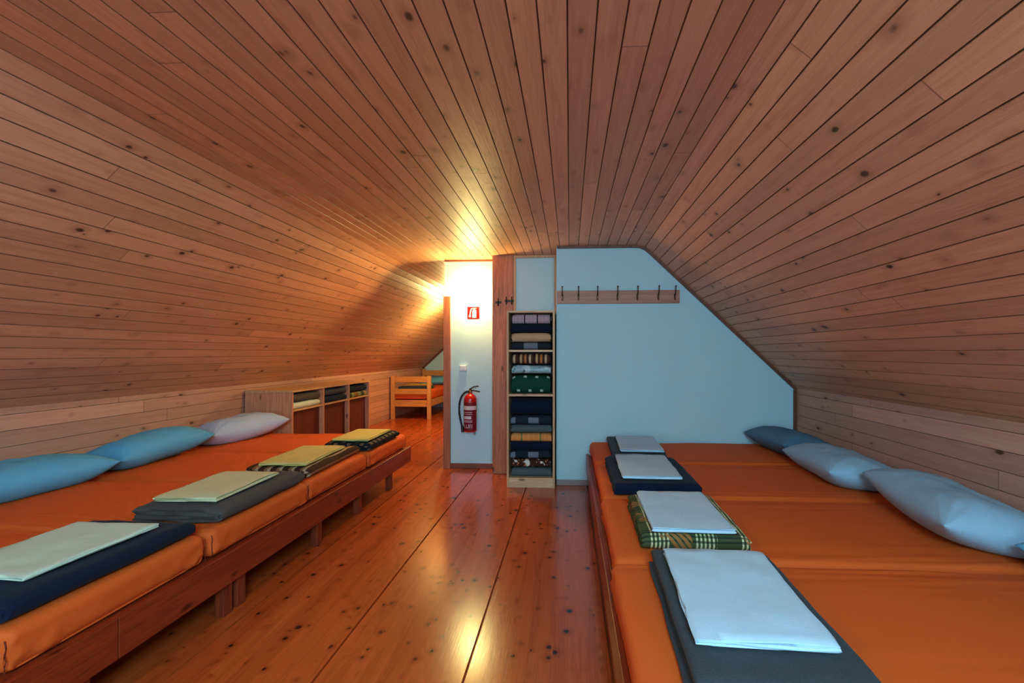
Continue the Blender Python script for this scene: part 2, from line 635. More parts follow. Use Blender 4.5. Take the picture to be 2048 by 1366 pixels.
bm = bmesh.new()                                    # big timber post
box(bm, -.864, -.627, 5.09, 5.3, 0, ZC + .01, .006)
trim(bm, M['post'])
bm = bmesh.new()                                    # door-height jamb at the panel's left edge
box(bm, -1.474, -1.394, PY - .03, PY + .13, 0, 2.011, .003)
trim(bm, M['trim'])
bm = bmesh.new()                                    # skirting of the panel
box(bm, -1.394, -.864, PY - .018, PY + .01, 0, .06, .004)
trim(bm, M['trim_y'])
bm = bmesh.new()                                    # thin ceiling bead over the panel
box(bm, -1.466, -.864, PY - .014, PY, ZC - .022, ZC, .004)
trim(bm, M['trim_y'])


def bead(x0, x1, y, r, down=False, z_end=0.0):
    pts = []
    for k in range(121):
        p, n = at_s(CUM[-1] * k / 120)
        q = p - n * r * .6
        if x0 <= q.x <= x1:
            pts.append((q.x, y, q.y))
    return pts


bm = bmesh.new()                                    # edge bead round the white wall
pts = bead(WX, XR, WY - .012, .018)
tube(bm, [(WX + .005, WY - .012, ZC - .011)] + pts + [(XR - .012, WY - .012, .98), (XR - .012, WY - .012, .0)], .019, square=True)
trim(bm, M['trim_dark'])
bm = bmesh.new()
pts = bead(XL, XR, Y1 - .015, .03)
tube(bm, [(XL + .02, Y1 - .015, 0), (XL + .02, Y1 - .015, ZK)] + pts + [(XR - .02, Y1 - .015, .98), (XR - .02, Y1 - .015, 0)], .028, square=True)
trim(bm, M['trim_dark'])
bm = bmesh.new()                                    # frame of the small white panel over the shelf
box(bm, -.627, -.6, 5.095, 5.12, 1.6, ZC, .003)
box(bm, -.172, -.136, 5.095, 5.12, 1.6, ZC, .003)
box(bm, -.62, -.14, 5.1, 5.12, ZC - .03, ZC, .003)
trim(bm, M['pine_z'])
bm = bmesh.new()
box(bm, WX, XR, WY - .016, WY, 0, .056, .004)
o = done(bm, 'baseboard_front', M['grey_base'])
struct(o)


# ------------------------------------------------------------------ soft goods
def rounded_slab(name, lx, ly, lz, r, seed, mat, parent=None, loc=None, rot=None, wr=.004, flip=1):
    """mattress body: rounded box with a gentle crown, pulled sheet creases near the edges"""
    bm = bmesh.new()
    NX, NY, NZ = 46, 64, 10
    grid = {}

    def pt(i, j, k):
        key = (i, j, k)
        if key in grid:
            return grid[key]
        f = lambda a, n: (2 * a / n - 1)
        sx, sy, sz = f(i, NX), f(j, NY), f(k, NZ)
        # denser near edges
        e = lambda s: math.copysign(1 - (1 - abs(s)) ** 1.5, s)
        p = Vector((e(sx) * lx / 2, e(sy) * ly / 2, e(sz) * lz / 2))
        inner = Vector((max(-lx / 2 + r, min(lx / 2 - r, p.x)), max(-ly / 2 + r, min(ly / 2 - r, p.y)), max(-lz / 2 + r, min(lz / 2 - r, p.z))))
        d = p - inner
        if d.length > 1e-9:
            p = inner + d.normalized() * min(r, max(abs(d.x), abs(d.y), abs(d.z)))
        q = p.copy()
        ax, ay = abs(p.x) / (lx / 2), abs(p.y) / (ly / 2)
        if p.z > lz * .2:
            crown = (1 - ax ** 4) * (1 - ay ** 4)
            q.z -= .006 * (1 - crown)
            en = .12 + ay ** 4
            q.z -= wr * 2.4 * en * min(1, 2.5 * abs(nz(p.x * 1.1 + seed, p.y * 20, seed))) * (1 - ax ** 8)
            q.z -= .003 * abs(nz(p.x * 2 + seed, p.y * 3, 9.1))
        side = abs(p.z) < lz * .45
        if ax > .985 and p.z < lz * .45:
            h = .5 - p.z / lz
            yy = p.y * (1 if p.y > 0 else -1)
            rid = 1 - 3 * abs(nz(yy * 4.0 + p.z * 14, p.z * 9 - yy * 11, seed + 3 + (20 if p.y > 0 else 0)))
            big = nz(p.y * 3.1, p.z * 6, seed + 11)
            q.x += math.copysign(1, p.x) * (.022 * h * max(0, rid) * (.12 + ay ** 2) + .008 * h * big - .012 * h ** 1.5)
        if ay > .97 and side:
            q.y += math.copysign(1, p.y) * wr * .6 * nz(p.x * 5, p.z * 14, seed + 5)
        grid[key] = bm.verts.new(q)
        return grid[key]

    uvl = bm.loops.layers.uv.new('UVMap')

    def face(*ks):
        f = bm.faces.new([pt(*k) for k in ks])
        for lp, k in zip(f.loops, ks):
            lp[uvl].uv = (k[0] / NX * lx + k[2] * .02, k[1] / NY * ly + k[2] * .013)

    for i in range(NX):
        for j in range(NY):
            face((i, j, NZ), (i + 1, j, NZ), (i + 1, j + 1, NZ), (i, j + 1, NZ))
            face((i, j, 0), (i, j + 1, 0), (i + 1, j + 1, 0), (i + 1, j, 0))
    for k in range(NZ):
        for i in range(NX):
            face((i, 0, k), (i + 1, 0, k), (i + 1, 0, k + 1), (i, 0, k + 1))
            face((i, NY, k), (i, NY, k + 1), (i + 1, NY, k + 1), (i + 1, NY, k))
        for j in range(NY):
            face((0, j, k), (0, j, k + 1), (0, j + 1, k + 1), (0, j + 1, k))
            face((NX, j, k), (NX, j + 1, k), (NX, j + 1, k + 1), (NX, j, k + 1))
    me = bpy.data.meshes.new(name)
    bm.to_mesh(me)
    bm.free()
    return link(name, me, mat, parent, loc, rot, 80)


def folded_mesh(name, w, l, n, t, gap, seed, mat, amp=.004, ragged=.008, turn=0, wrap=True, flip=False, sag=0.0):
    """cloth folded in n layers: a zigzag band, w across the folds, l along them; base at z=0"""
    cen = []
    r = (t + gap) / 2
    steps = 16
    for k in range(n):
        z = t / 2 + k * (t + gap)
        sh = random.uniform(-1, 1) * ragged
        a, b = -w / 2 + r + t / 2, w / 2 - r - t / 2
        xs = [a + (b - a) * i / steps for i in range(steps + 1)]
        if k % 2:
            xs = xs[::-1]
        free0, free1 = (k == 0), (k == n - 1)
        for i, xx in enumerate(xs):
            cen.append((xx, z))
        if k < n - 1:
            end = xs[-1]
            s = 1 if end > 0 else -1
            extra = random.uniform(-1, .2) * ragged * .6
            for i in range(1, 6):
                th = -PI / 2 + PI * i / 6
                cen.append((end + s * (r * math.cos(th) + extra * math.cos(th)), z + r + r * math.sin(th)))
    if wrap:
        # folded in half twice: one big round fold at +x, loose layers at -x
        pch = t + gap
        zs = [t / 2 + k * pch for k in range(4)]
        RO = 1.5 * pch
        a, b = -w / 2 + pch, w / 2 - RO - t / 2
        j = [0, ragged * random.uniform(.9, 1.5), ragged * random.uniform(.3, .8)]
        cen = [(a + j[0] + (b - a - j[0]) * i / steps, zs[0]) for i in range(steps + 1)]
        cen += [(b + RO * math.cos(-PI / 2 + PI * i / 9), zs[0] + RO + RO * math.sin(-PI / 2 + PI * i / 9)) for i in range(1, 9)]
        mid = len(cen) - 4
        cen += [(b + (a + j[1] - b) * i / steps, zs[3]) for i in range(steps + 1)]
        cen += [(a + j[1] - pch / 2 * math.sin(PI * i / 6), zs[3] - pch / 2 + pch / 2 * math.cos(PI * i / 6)) for i in range(1, 6)]
        cen += [(a + j[1] + (b - a - j[1]) * i / steps, zs[2]) for i in range(steps + 1)]
        cen += [(b + pch / 2 * math.sin(PI * i / 6), zs[2] - pch / 2 + pch / 2 * math.cos(PI * i / 6)) for i in range(1, 6)]
        cen += [(b + (a + j[2] - b) * i / steps, zs[1]) for i in range(steps + 1)]
        n = 4
        if flip:
            cen = [(-x_, z_) for x_, z_ in cen]
    nC = len(cen)
    outA, outB = [], []
    arc = [0.0]
    for i in range(nC):
        p0 = Vector(cen[max(0, i - 1)])
        p1 = Vector(cen[min(nC - 1, i + 1)])
        d = (p1 - p0).normalized()
        nn = Vector((-d.y, d.x))
        c = Vector(cen[i])
        tt = t * .5 * (.92 if 0 < i < nC - 1 else .6)
        outA.append(c + nn * tt)
        outB.append(c - nn * tt)
        if i:
            arc.append(arc[-1] + (c - Vector(cen[i - 1])).length)
    if wrap:
        arc = [q - arc[mid] for q in arc]
    loop = [(p, a) for p, a in zip(outA, arc)] + [(p, a + .003) for p, a in zip(outB[::-1], arc[::-1])]
    S = 22
    bm = bmesh.new()
    uvl = bm.loops.layers.uv.new('UVMap')
    rings = []
    H = n * (t + gap)
    for s in range(S + 1):
        ty = s / S
        e = 1 - (1 - abs(2 * ty - 1)) ** 1.4
        y = math.copysign(e, 2 * ty - 1) * l / 2
        ring = []
        for (p, a) in loop:
            lay = p.y / max(H, 1e-6)
            endf = abs(2 * ty - 1) ** 10
            yy = y + endf * ragged * 1.6 * nz(p.x * 6, lay * 3.3 * n, seed + (7 if y > 0 else 0))
            ax = nz(y * 5, lay * 4, seed) * amp * 1.2
            az = (nz(p.x * 7 + seed, y * 7, lay * 2) + .4 * nz(p.x * 19, y * 15, seed)) * amp * (.15 + lay)
            drop = -endf * t * .25 * (lay)
            e6 = abs(2 * ty - 1) ** 7
            xs = (p.x + ax) * (1 - .012 * e6)
            zz = (p.y + az) * (1 - .13 * e6) + drop
            zz -= sag * lay * (2 * xs / w) ** 2 * .5
            zz = max(zz, .0006)
            co = (xs, yy, zz)
            ring.append((bm.verts.new(co), a, yy))
        rings.append(ring)
    m = len(loop)
    for A, B in zip(rings, rings[1:]):
        for k in range(m):
            k2 = (k + 1) % m
            f = bm.faces.new((A[k][0], A[k2][0], B[k2][0], B[k][0]))
            for lp, q in zip(f.loops, (A[k], A[k2], B[k2], B[k])):
                lp[uvl].uv = (q[1], q[2])
    for ring, fl in ((rings[0], False), (rings[-1], True)):
        nH = nC
        for k in range(nH - 1):
            q = [ring[k], ring[k + 1], ring[m - 2 - k], ring[m - 1 - k]]
            if fl:
                q = q[::-1]
            f = bm.faces.new([x[0] for x in q])
            for lp, x in zip(f.loops, q):
                lp[uvl].uv = (x[1], x[2])
    bmesh.ops.recalc_face_normals(bm, faces=bm.faces)
    if turn:
        bmesh.ops.rotate(bm, verts=bm.verts, cent=(0, 0, 0), matrix=Matrix.Rotation(-PI / 2, 3, 'Z'))
    me = bpy.data.meshes.new(name)
    bm.to_mesh(me)
    bm.free()
    me.materials.append(mat)
    me.polygons.foreach_set('use_smooth', [True] * len(me.polygons))
    me.set_sharp_from_angle(angle=math.radians(60))
    return me


def folded(name, cx, cy, z, rotz, label, cat='blanket', group=None, **kw):
    me = folded_mesh(name, **kw)
    o = bpy.data.objects.new(name, me)
    COL.objects.link(o)
    o.location = (cx, cy, z)
    o.rotation_euler = (0, 0, math.radians(rotz))
    return tag(o, label, cat, group)


def pillow(cx, cy, base, lx, ly, th, rot, seed, mat, label, group):
    """pillow lying on its belly: bulging body, pinched corners, creases; long side along y"""
    N = 44
    bm = bmesh.new()
    uvl = bm.loops.layers.uv.new('UVMap')
    sh = {}

    def pos(i, j, top):
        u, v = 2 * i / N - 1, 2 * j / N - 1
        u = math.copysign(1 - (1 - abs(u)) ** 1.4, u)
        v = math.copysign(1 - (1 - abs(v)) ** 1.4, v)
        edge = max(abs(u), abs(v)) >= .9999
        x = u * lx / 2 * (1 - .05 * (1 - v * v))
        y = v * ly / 2 * (1 - .045 * (1 - u * u))
        prof = max(0, 1 - abs(u) ** 2.6) ** .55 * max(0, 1 - abs(v) ** 3.6) ** .52
        cr = nz(x * 5 + seed, y * 5, seed) * .7 + nz(x * 13, y * 13 + seed, 2.2) * .5
        rad = math.atan2(abs(v) - 1.05, abs(u) - 1.05)
        cor = (abs(u) * abs(v)) ** 1.5
        fold = math.sin(rad * 17 + seed * 3 + 2 * nz(x * 6, y * 6, seed)) * cor
        ef = abs(v) ** 4
        fold2 = math.sin(x * 62 + seed + 3 * nz(x * 4, y * 4, seed + 1)) * ef * .35
        z = th / 2 * prof * (1 + .13 * cr) + prof ** .5 * .009 * (fold + fold2)
        if not top:
            z = -th / 2 * prof * .95
        if edge:
            z = 0
        z += .02 * nz(x * 2.2, y * 2.2, seed + 8)
        return (x, y, z), edge

    def vert(i, j, top):
        p, e = pos(i, j, top)
        key = (i, j, 'e' if e else top)
        if key not in sh:
            sh[key] = bm.verts.new(p)
        return sh[key]

    for top in (True, False):
        for i in range(N):
            for j in range(N):
                ks = [(i, j), (i + 1, j), (i + 1, j + 1), (i, j + 1)]
                if not top:
                    ks = ks[::-1]
                f = bm.faces.new([vert(a, b, top) for a, b in ks])
                for lp, (a, b) in zip(f.loops, ks):
                    lp[uvl].uv = (a / N * lx, b / N * ly)
    for a, ax in zip(rot, 'XYZ'):
        bmesh.ops.rotate(bm, verts=bm.verts, cent=(0, 0, 0), matrix=Matrix.Rotation(math.radians(a), 3, ax))
    lo = min(v.co.z for v in bm.verts) + th * .16
    for v in bm.verts:
        v.co.z = max(v.co.z - lo, 0) + .0015
    me = bpy.data.meshes.new('pillow')
    bm.to_mesh(me)
    bm.free()
    o = link('pillow', me, mat, None, (cx, cy, base), None, 180)
    return tag(o, label, 'pillow', group)


# ------------------------------------------------------------------ bed platforms
def platform(label, x_front, x_back, segs, legs_y, sgn):
    """long low wooden platform, front rail towards the aisle; sgn = +1 when the aisle lies at larger x"""
    t = thing('bed_platform', label, 'bed', (x_front, segs[0][0], 0))
    ox, oy = x_front, segs[0][0]
    th = .026

    def bx(x0, x1, y0, y1, z0, z1, nm, mat):
        bm = bmesh.new()
        box(bm, min(x0, x1) - ox, max(x0, x1) - ox, y0 - oy, y1 - oy, z0, z1, .003)
        return done(bm, nm, mat, t)

    for a, b in segs:
        bx(x_front, x_front - sgn * th, a + .002, b - .002, .17, .33, 'rail', M['bed_y'])
    bx(x_back, x_back + sgn * th, segs[0][0], segs[-1][1], .17, .33, 'back_rail', M['bed_y'])
    bx(x_front - sgn * th, x_back + sgn * th, segs[-1][1] - th - .12, segs[-1][1] - .12, .17, .31, 'end_board', M['pine_x'])
    bx(x_front - sgn * th, x_back + sgn * th, segs[0][0], segs[-1][1] - .05, .305, .327, 'slat_deck', M['bed_y'])
    for y in legs_y:
        bx(x_front - sgn * (th), x_front - sgn * (th + .05), y - .03, y + .03, 0, .304, 'leg', M['bed_z'])
        bx(x_back + sgn * (th), x_back + sgn * (th + .05), y - .03, y + .03, 0, .304, 'leg', M['bed_z'])
    return t


platform('long low reddish wooden platform under the left row of mattresses', -1.735, -3.63,
         [(.35, 1.68), (1.68, 3.93), (3.93, 4.94)], [.5, 1.46, 1.57, 2.28, 2.38, 3.15, 3.78, 4.45], 1)
platform('low reddish wooden platform under the right row of mattresses', .165, 2.22,
         [(1.06, 2.9), (2.9, 4.66)], [1.2, 2.0, 2.84, 2.95, 3.7, 4.5], -1)


def mattress(x0, x1, y0, y1, z0, z1, seed, label, group, rot=0.0, front=1, corner=True):
    t = thing('mattress', label, 'mattress', ((x0 + x1) / 2, (y0 + y1) / 2, z0), math.radians(rot), group)
    lx, ly, lz = x1 - x0, y1 - y0, z1 - z0
    rounded_slab('sheet_cover', lx, ly, lz, .04, seed, M['orange'], t, (0, 0, lz / 2), flip=front)
    if corner:
        for s in (-1, 1):
            bm = bmesh.new()
            xx = front * (lx / 2 - .008)
            yy = s * (ly / 2 - .008)
            P = [(xx + .002 * front + .004 * nz(k * .7, seed), yy + .003 * s + .005 * nz(k * .5, seed + 4), .012 + (lz - .045) * k / 8) for k in range(9)]
            tube(bm, P, .0018, 6)
            done(bm, 'corner_seam', M['seam'], t, smooth=60)
    return t


LB = [4.90, 3.946, 3.032, 2.15, 1.32, .45]
names_l = ['orange sheeted mattress at the far end of the left row, under the dark checked blanket',
           'orange sheeted mattress of the left row under the brown and cream striped blanket',
           'orange sheeted mattress of the left row under the grey blanket',
           'orange sheeted mattress of the left row under the navy blanket',
           'orange sheeted mattress cut by the bottom left corner, nothing on it']
rots = [.5, -.4, .5, .3, 0]
for k in range(5):
    mattress(-3.62, -1.772 + (.012, 0, .014, .02, .02)[k] * .7, LB[k + 1] + .013, LB[k] - .013, .332, .482, k * 3.1 + 1, names_l[k],
             'orange mattresses of the left row', rots[k], 1)
RB = [4.65, 3.765, 2.862, 1.99, 1.10]
names_r = ['orange mattress against the white wall, farthest of the right row, under a small grey blanket',
           'orange sheeted mattress of the right row under the navy blanket',
           'orange sheeted mattress of the right row under the olive plaid blanket',
           'orange sheeted mattress of the right row nearest the viewer, under the large grey blanket']
for k in range(4):
    mattress(.204 - (.0, 0, .012, .028)[k], 2.215, RB[k + 1] + .005, RB[k] - .005, .332, .466, k * 2.3 + 40, names_r[k],
             'orange mattresses of the right row', (.3, -.2, .3, .2)[k], -1)

# pillows
gl, gr = 'pillows along the left wall', 'pillows along the right wall'
pillow(-3.41, 2.66, .482, .48, .84, .25, (0, -9, -2), 1.3, M['blue'], 'sky blue pillow at the left picture edge by the plank wall, nearest of its row', gl)
pillow(-3.41, 3.54, .482, .48, .80, .25, (3, -9, -5), 4.6, M['blue'], 'sky blue pillow between two others along the left wall, middle of its row', gl)
pillow(-3.37, 4.48, .482, .48, .86, .26, (3, -7, -14), 8.2, M['bluep'], 'pale blue white pillow beside the open cubby shelf, farthest of the left row', gl)
pillow(1.955, 4.22, .466, .48, .80, .23, (-2, 9, 1), 11.7, M['slate'], 'slate blue pillow in the corner by the white wall, farthest of the right row', gr)
pillow(1.905, 3.345, .466, .50, .80, .24, (-2, 9, -5), 15.1, M['bluew'], 'whitish lavender pillow along the right wall, between the slate one and the big near one', gr)
pillow(1.925, 2.42, .466, .50, .84, .25, (2, 10, -11), 18.4, M['bluew'], 'large pale blue grey pillow along the right wall, overlapping the one behind it', gr)
pillow(2.02, 1.53, .466, .48, .84, .24, (-2, 9, -3), 22.9, M['blue'], 'blue pillow of which only a corner shows at the right picture edge', gr)

# blankets and sheets on the mattresses (left row, far to near)
gb, gs = 'folded blankets on the mattresses', 'folded sheets on the blankets'
ZL, ZR = .4835, .4675
folded('folded_blanket', -1.985, 4.34, ZL, 1, 'dark checked folded blanket on the far end mattress of the left row', group=gb,
       w=.44, l=.72, n=4, t=.015, gap=.002, seed=3, mat=M['darkplaid'], amp=.007)
folded('folded_sheet', -1.975, 4.30, ZL + 0.075, 2, 'folded sheet tinted lamp yellow on the dark checked blanket, farthest of the left row', 'sheet', gs,
       wrap=False, w=.34, l=.56, n=3, t=.006, gap=.002, seed=5, mat=M['linen_lamplit'], amp=.003)
folded('folded_blanket', -2.05, 3.50, ZL, 2, 'brown and cream striped folded blanket on the left row', group=gb,
       w=.48, l=.80, n=4, t=.015, gap=.002, seed=8, mat=M['bstripe'], amp=.007)
folded('folded_sheet', -2.03, 3.43, ZL + 0.075, 3, 'folded sheet tinted lamp yellow on the brown and cream striped blanket', 'sheet', gs,
       wrap=False, w=.35, l=.62, n=3, t=.006, gap=.002, seed=9, mat=M['linen_lamplit'], amp=.003)
folded('folded_blanket', -2.02, 2.62, ZL, 1, 'grey wool folded blanket with rolled layers showing on the left row', group=gb,
       w=.50, l=.74, n=4, t=.018, gap=.002, seed=12, mat=M['brownchar'], amp=.009, ragged=.014)
folded('folded_sheet', -2.02, 2.57, ZL + 0.088, 2, 'pale folded sheet faintly tinted lamp yellow on the grey wool blanket of the left row', 'sheet', gs,
       wrap=False, w=.35, l=.54, n=3, t=.006, gap=.003, seed=14, mat=M['linen_faint_lamplit'], amp=.005)
folded('folded_blanket', -2.05, 1.74, ZL, -1, 'navy blue folded blanket on the left row nearest the viewer', group=gb,
       w=.54, l=.72, n=4, t=.016, gap=.002, seed=17, mat=M['navy'], amp=.008)
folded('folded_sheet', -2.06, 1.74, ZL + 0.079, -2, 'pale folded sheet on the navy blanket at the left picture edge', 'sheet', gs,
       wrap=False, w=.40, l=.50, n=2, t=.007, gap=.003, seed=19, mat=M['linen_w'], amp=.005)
# right row, far to near
folded('folded_blanket', .575, 4.17, ZR, -1, 'small dark grey folded blanket beside the white wall on the right row', group=gb,
       w=.46, l=.74, n=4, t=.016, gap=.002, seed=22, mat=M['char'], amp=.007)
folded('folded_sheet', .60, 4.08, ZR + 0.079, -2, 'lavender white folded sheet on the small dark grey blanket by the white wall', 'sheet', gs,
       wrap=False, w=.36, l=.64, n=3, t=.006, gap=.002, seed=24, mat=M['linen'], amp=.003)
folded('folded_blanket', .545, 3.25, ZR, 0, 'navy folded blanket with smooth front fold on the right row', group=gb,
       w=.80, l=.53, n=4, t=.017, gap=.002, seed=27, mat=M['navy'], turn=True, amp=.007)
folded('folded_sheet', .53, 3.25, ZR + 0.083, -1, 'greyish white folded sheet on the navy blanket of the right row', 'sheet', gs,
       wrap=False, w=.64, l=.37, n=3, t=.006, gap=.002, seed=29, mat=M['linen'], amp=.004, turn=True)
folded('folded_blanket', .565, 2.37, ZR, -1, 'olive green plaid folded blanket with cream marks on the right row', group=gb,
       w=.62, l=.47, n=4, t=.0175, gap=.002, seed=31, mat=M['olive'], turn=True, amp=.007)
folded('folded_sheet', .555, 2.34, ZR + 0.084, -1, 'white folded sheet on the olive plaid blanket', 'sheet', gs,
       wrap=False, w=.56, l=.36, n=3, t=.006, gap=.002, seed=33, mat=M['linen'], amp=.004, turn=True)
folded('folded_blanket', .545, 1.53, ZR, -2, 'large charcoal grey folded blanket nearest the viewer on the right row', group=gb,
       w=.50, l=.80, n=4, t=.018, gap=.002, seed=36, mat=M['char'], amp=.006, ragged=.022)
folded('folded_sheet', .545, 1.545, ZR + 0.088, -3, 'large white folded sheet on the charcoal blanket nearest the viewer', 'sheet', gs,
       wrap=False, w=.59, l=.37, n=3, t=.006, gap=.003, seed=38, mat=M['linen'], amp=.006, turn=True)


# ------------------------------------------------------------------ tall shelf with blankets
SX0, SX1, SYF, SYB = -.632, -.150, 4.58, 5.075
t = thing('tall_shelf', 'tall narrow pale wood shelf beside the white wall, full of folded blankets', 'shelf', (SX0, SYF, 0))


def part(t, nm, mat, x0, x1, y0, y1, z0, z1, bev=.002):
    o = t.location
    bm = bmesh.new()
    box(bm, x0 - o.x, x1 - o.x, y0 - o.y, y1 - o.y, z0 - o.z, z1 - o.z, bev)
    return done(bm, nm, mat, t)


for a, b in ((SX0, SX0 + .02), (SX1 - .02, SX1)):
    part(t, 'side_panel', M['pine_z'], a, b, SYF, SYB, 0, 1.775)
part(t, 'top_board', M['pine_x'], SX0 + .02, SX1 - .02, SYF + .003, SYB, 1.755, 1.775)
for z in (1.36, .915):
    part(t, 'shelf_board', M['pine_x'], SX0 + .02, SX1 - .02, SYF + .003, SYB - .012, z, z + .022)
part(t, 'bottom_board', M['pine_x'], SX0 + .02, SX1 - .02, SYF + .02, SYB - .012, .078, .098)
part(t, 'plinth', M['pine_x'], SX0 + .02, SX1 - .02, SYF + .006, SYF + .024, .0, .098)
part(t, 'back_panel', M['redback'], SX0 + .02, SX1 - .02, SYB - .012, SYB, .0, 1.755)
gsb = 'folded blankets in the tall shelf'
scx = (SX0 + SX1) / 2
stack = [
    (.100, .190, 'greygreen', 'grey green folded blanket at the very bottom of the tall shelf', 2),
    (.192, .278, 'leopard', 'spotted orange and brown folded blanket second from the bottom of the tall shelf', 2),
    (.280, .368, 'navysq', 'dark folded blanket with grey squares just above the spotted one in the tall shelf', 2),
    (.370, .450, 'navy', 'navy folded blanket just under the orange checked one in the tall shelf', 2),
    (.452, .540, 'orplaid', 'orange folded blanket with green yellow bands in the tall shelf', 2),
    (.542, .625, 'greygreen', 'grey folded blanket lying on the orange one in the tall shelf', 2),
    (.627, .722, 'navysq', 'dark blanket with grey squares under the thick navy one in the tall shelf', 2),
    (.724, .900, 'navy', 'thick navy blanket directly below the middle board of the tall shelf', 2),
    (.938, 1.140, 'greensq', 'thick dark green folded blanket with white squares in the tall shelf', 2),
    (1.142, 1.240, 'foil', 'shiny silvery teal folded cloth on the green blanket in the tall shelf', 3),
    (1.242, 1.345, 'cstripe', 'brown, orange and cream striped folded blanket under the upper board of the tall shelf', 2),
    (1.384, 1.460, 'greysq', 'black folded blanket with a grey square on the upper board of the tall shelf', 2),
    (1.462, 1.560, 'tan', 'tan folded blanket in the top bay of the tall shelf', 2),
    (1.562, 1.645, 'navy', 'navy folded blanket between the tan and the pink ones in the tall shelf', 2),
    (1.647, 1.748, 'pinkplaid', 'pink grey folded blanket with dark lines at the very top of the tall shelf', 2)]
for k, (z0, z1, m, lab, n) in enumerate(stack):
    th = (z1 - z0)
    folded('folded_blanket', scx + random.uniform(-.004, .004), (SYF + SYB) / 2 - .0 + random.uniform(0, .012), z0, 0, lab, group=gsb,
           w=.44, l=.405 + random.uniform(-.012, .008), n=4, t=th / 4 * (.89 if m != 'foil' else .78), gap=.002, seed=50 + k * 3.7, mat=M[m], amp=.0045 if m != 'foil' else .009,
           ragged=.008, turn=True)

# ------------------------------------------------------------------ low cubby shelf behind the left row
CXF, CXB, CY0, CY1, CZ = -3.112, -3.665, 5.0, 6.985, .925
t = thing('cubby_shelf', 'low open pale wood cubby shelf with three bays along the left wall beyond the beds', 'shelf', (CXF, CY0, 0))
cys = [CY0, 5.66, 6.325, CY1]
part(t, 'side_panel', M['cubby'], CXB, CXF, CY0, CY0 + .022, 0, CZ - .022)
part(t, 'side_panel', M['cubby'], CXB, CXF, CY1 - .022, CY1, 0, CZ - .022)
part(t, 'top_board', M['pine_y'], CXB, CXF + .006, CY0 - .006, CY1 + .006, CZ - .022, CZ)
for y in cys[1:3]:
    part(t, 'divider', M['cubby'], CXB + .012, CXF - .002, y, y + .022, .06, CZ - .022)
part(t, 'back_panel', M['redback'], CXB, CXB + .012, CY0 + .022, CY1 - .022, .0, CZ - .022)
part(t, 'bottom_board', M['pine_y'], CXB + .012, CXF - .002, CY0 + .022, CY1 - .022, .04, .06)
for a, b in ((cys[0] + .022, cys[1]), (cys[1] + .022, cys[2]), (cys[2] + .022, cys[3] - .022)):
    part(t, 'shelf_board', M['pine_y'], CXB + .012, CXF - .002, a, b, .685, .703)
    part(t, 'lower_panel', M['redback'], CXF - .075, CXF - .06, a, b, .06, .685)
gc = 'folded blankets in the cubby shelf'
bay = [(cys[0] + .022 + cys[1]) / 2, (cys[1] + .022 + cys[2]) / 2, (cys[2] + .022 + cys[3] - .022) / 2]
cubby = [
    (0, .704, .78, 'linen_w', 'white folded cloth in the nearest bay of the cubby shelf'),
    (0, .782, .885, 'brownchar', 'grey brown folded blanket on the white cloth in the cubby shelf'),
    (1, .704, .79, 'navy', 'dark navy folded blanket lower in the middle bay of the cubby shelf'),
    (1, .792, .89, 'char', 'black grey folded blanket upper in the middle bay of the cubby shelf'),
    (2, .704, .78, 'olive', 'olive brown folded blanket lower in the far bay of the cubby shelf'),
    (2, .782, .885, 'navy', 'dark blue folded blanket upper in the far bay of the cubby shelf')]
for k, (b, z0, z1, m, lab) in enumerate(cubby):
    folded('folded_blanket', (CXF + CXB) / 2 + .03, bay[b] - (.0 if b else .02), z0, 0, lab, group=gc,
           w=.46, l=.58, n=4, t=(z1 - z0) / 4 * .88, gap=.002, seed=90 + k * 2.9, mat=M[m], amp=.005)

# ------------------------------------------------------------------ single bed in the far room
BX0, BX1, BY0, BY1 = -3.64, -2.815, 9.16, 11.22
t = thing('single_bed', 'golden wooden single bed standing in the far room past the doorway', 'bed', (BX0, BY0, 0))
for x in (BX0, BX1 - .075):
    part(t, 'bed_post', M['bed2_z'], x, x + .075, BY0, BY0 + .06, 0, .885, .004)
    part(t, 'bed_post', M['bed2_z'], x, x + .075, BY1 - .06, BY1, 0, .96, .004)
for nm, z0, z1 in (('footboard_top', .755, .872), ('footboard_middle', .51, .62), ('footboard_bottom', .258, .392)):
    part(t, nm, M['bed2_x'], BX0 + .075, BX1 - .075, BY0 + .015, BY0 + .04, z0, z1, .004)
for nm, z0, z1 in (('headboard_top', .79, .92), ('headboard_bottom', .4, .6)):
    part(t, nm, M['bed2_x'], BX0 + .075, BX1 - .075, BY1 - .045, BY1 - .02, z0, z1, .004)
for x in (BX0 + .01, BX1 - .035):
    part(t, 'side_rail', M['bed2_x'], x, x + .025, BY0 + .06, BY1 - .06, .26, .40, .003)
part(t, 'slat_deck', M['bed2_x'], BX0 + .035, BX1 - .035, BY0 + .06, BY1 - .06, .36, .385)
mattress(BX0 + .04, BX1 - .005, BY0 + .068, BY1 - .07, .403, .60, 70.3, 'orange mattress on the golden single bed in the far room', None, 0, 1, False)
pillow(BX0 + .44, BY1 - .36, .60, .50, .76, .2, (0, 0, 90), 31.0, M['blue'], 'blue pillow at the head of the single bed in the far room', None)
folded('folded_blanket', BX0 + .42, BY0 + .36, .605, 0, 'dark olive folded blanket on the single bed in the far room', group=None,
       w=.46, l=.62, n=4, t=.0125, gap=.002, seed=77, mat=M['greygreen'], turn=True)
folded('folded_sheet', BX0 + .46, BY0 + .33, .665, 0, 'yellow folded sheet on the dark blanket of the single bed', 'sheet', None,
       wrap=False, w=.36, l=.5, n=3, t=.009, gap=.002, seed=79, mat=M['yellow'], turn=True)

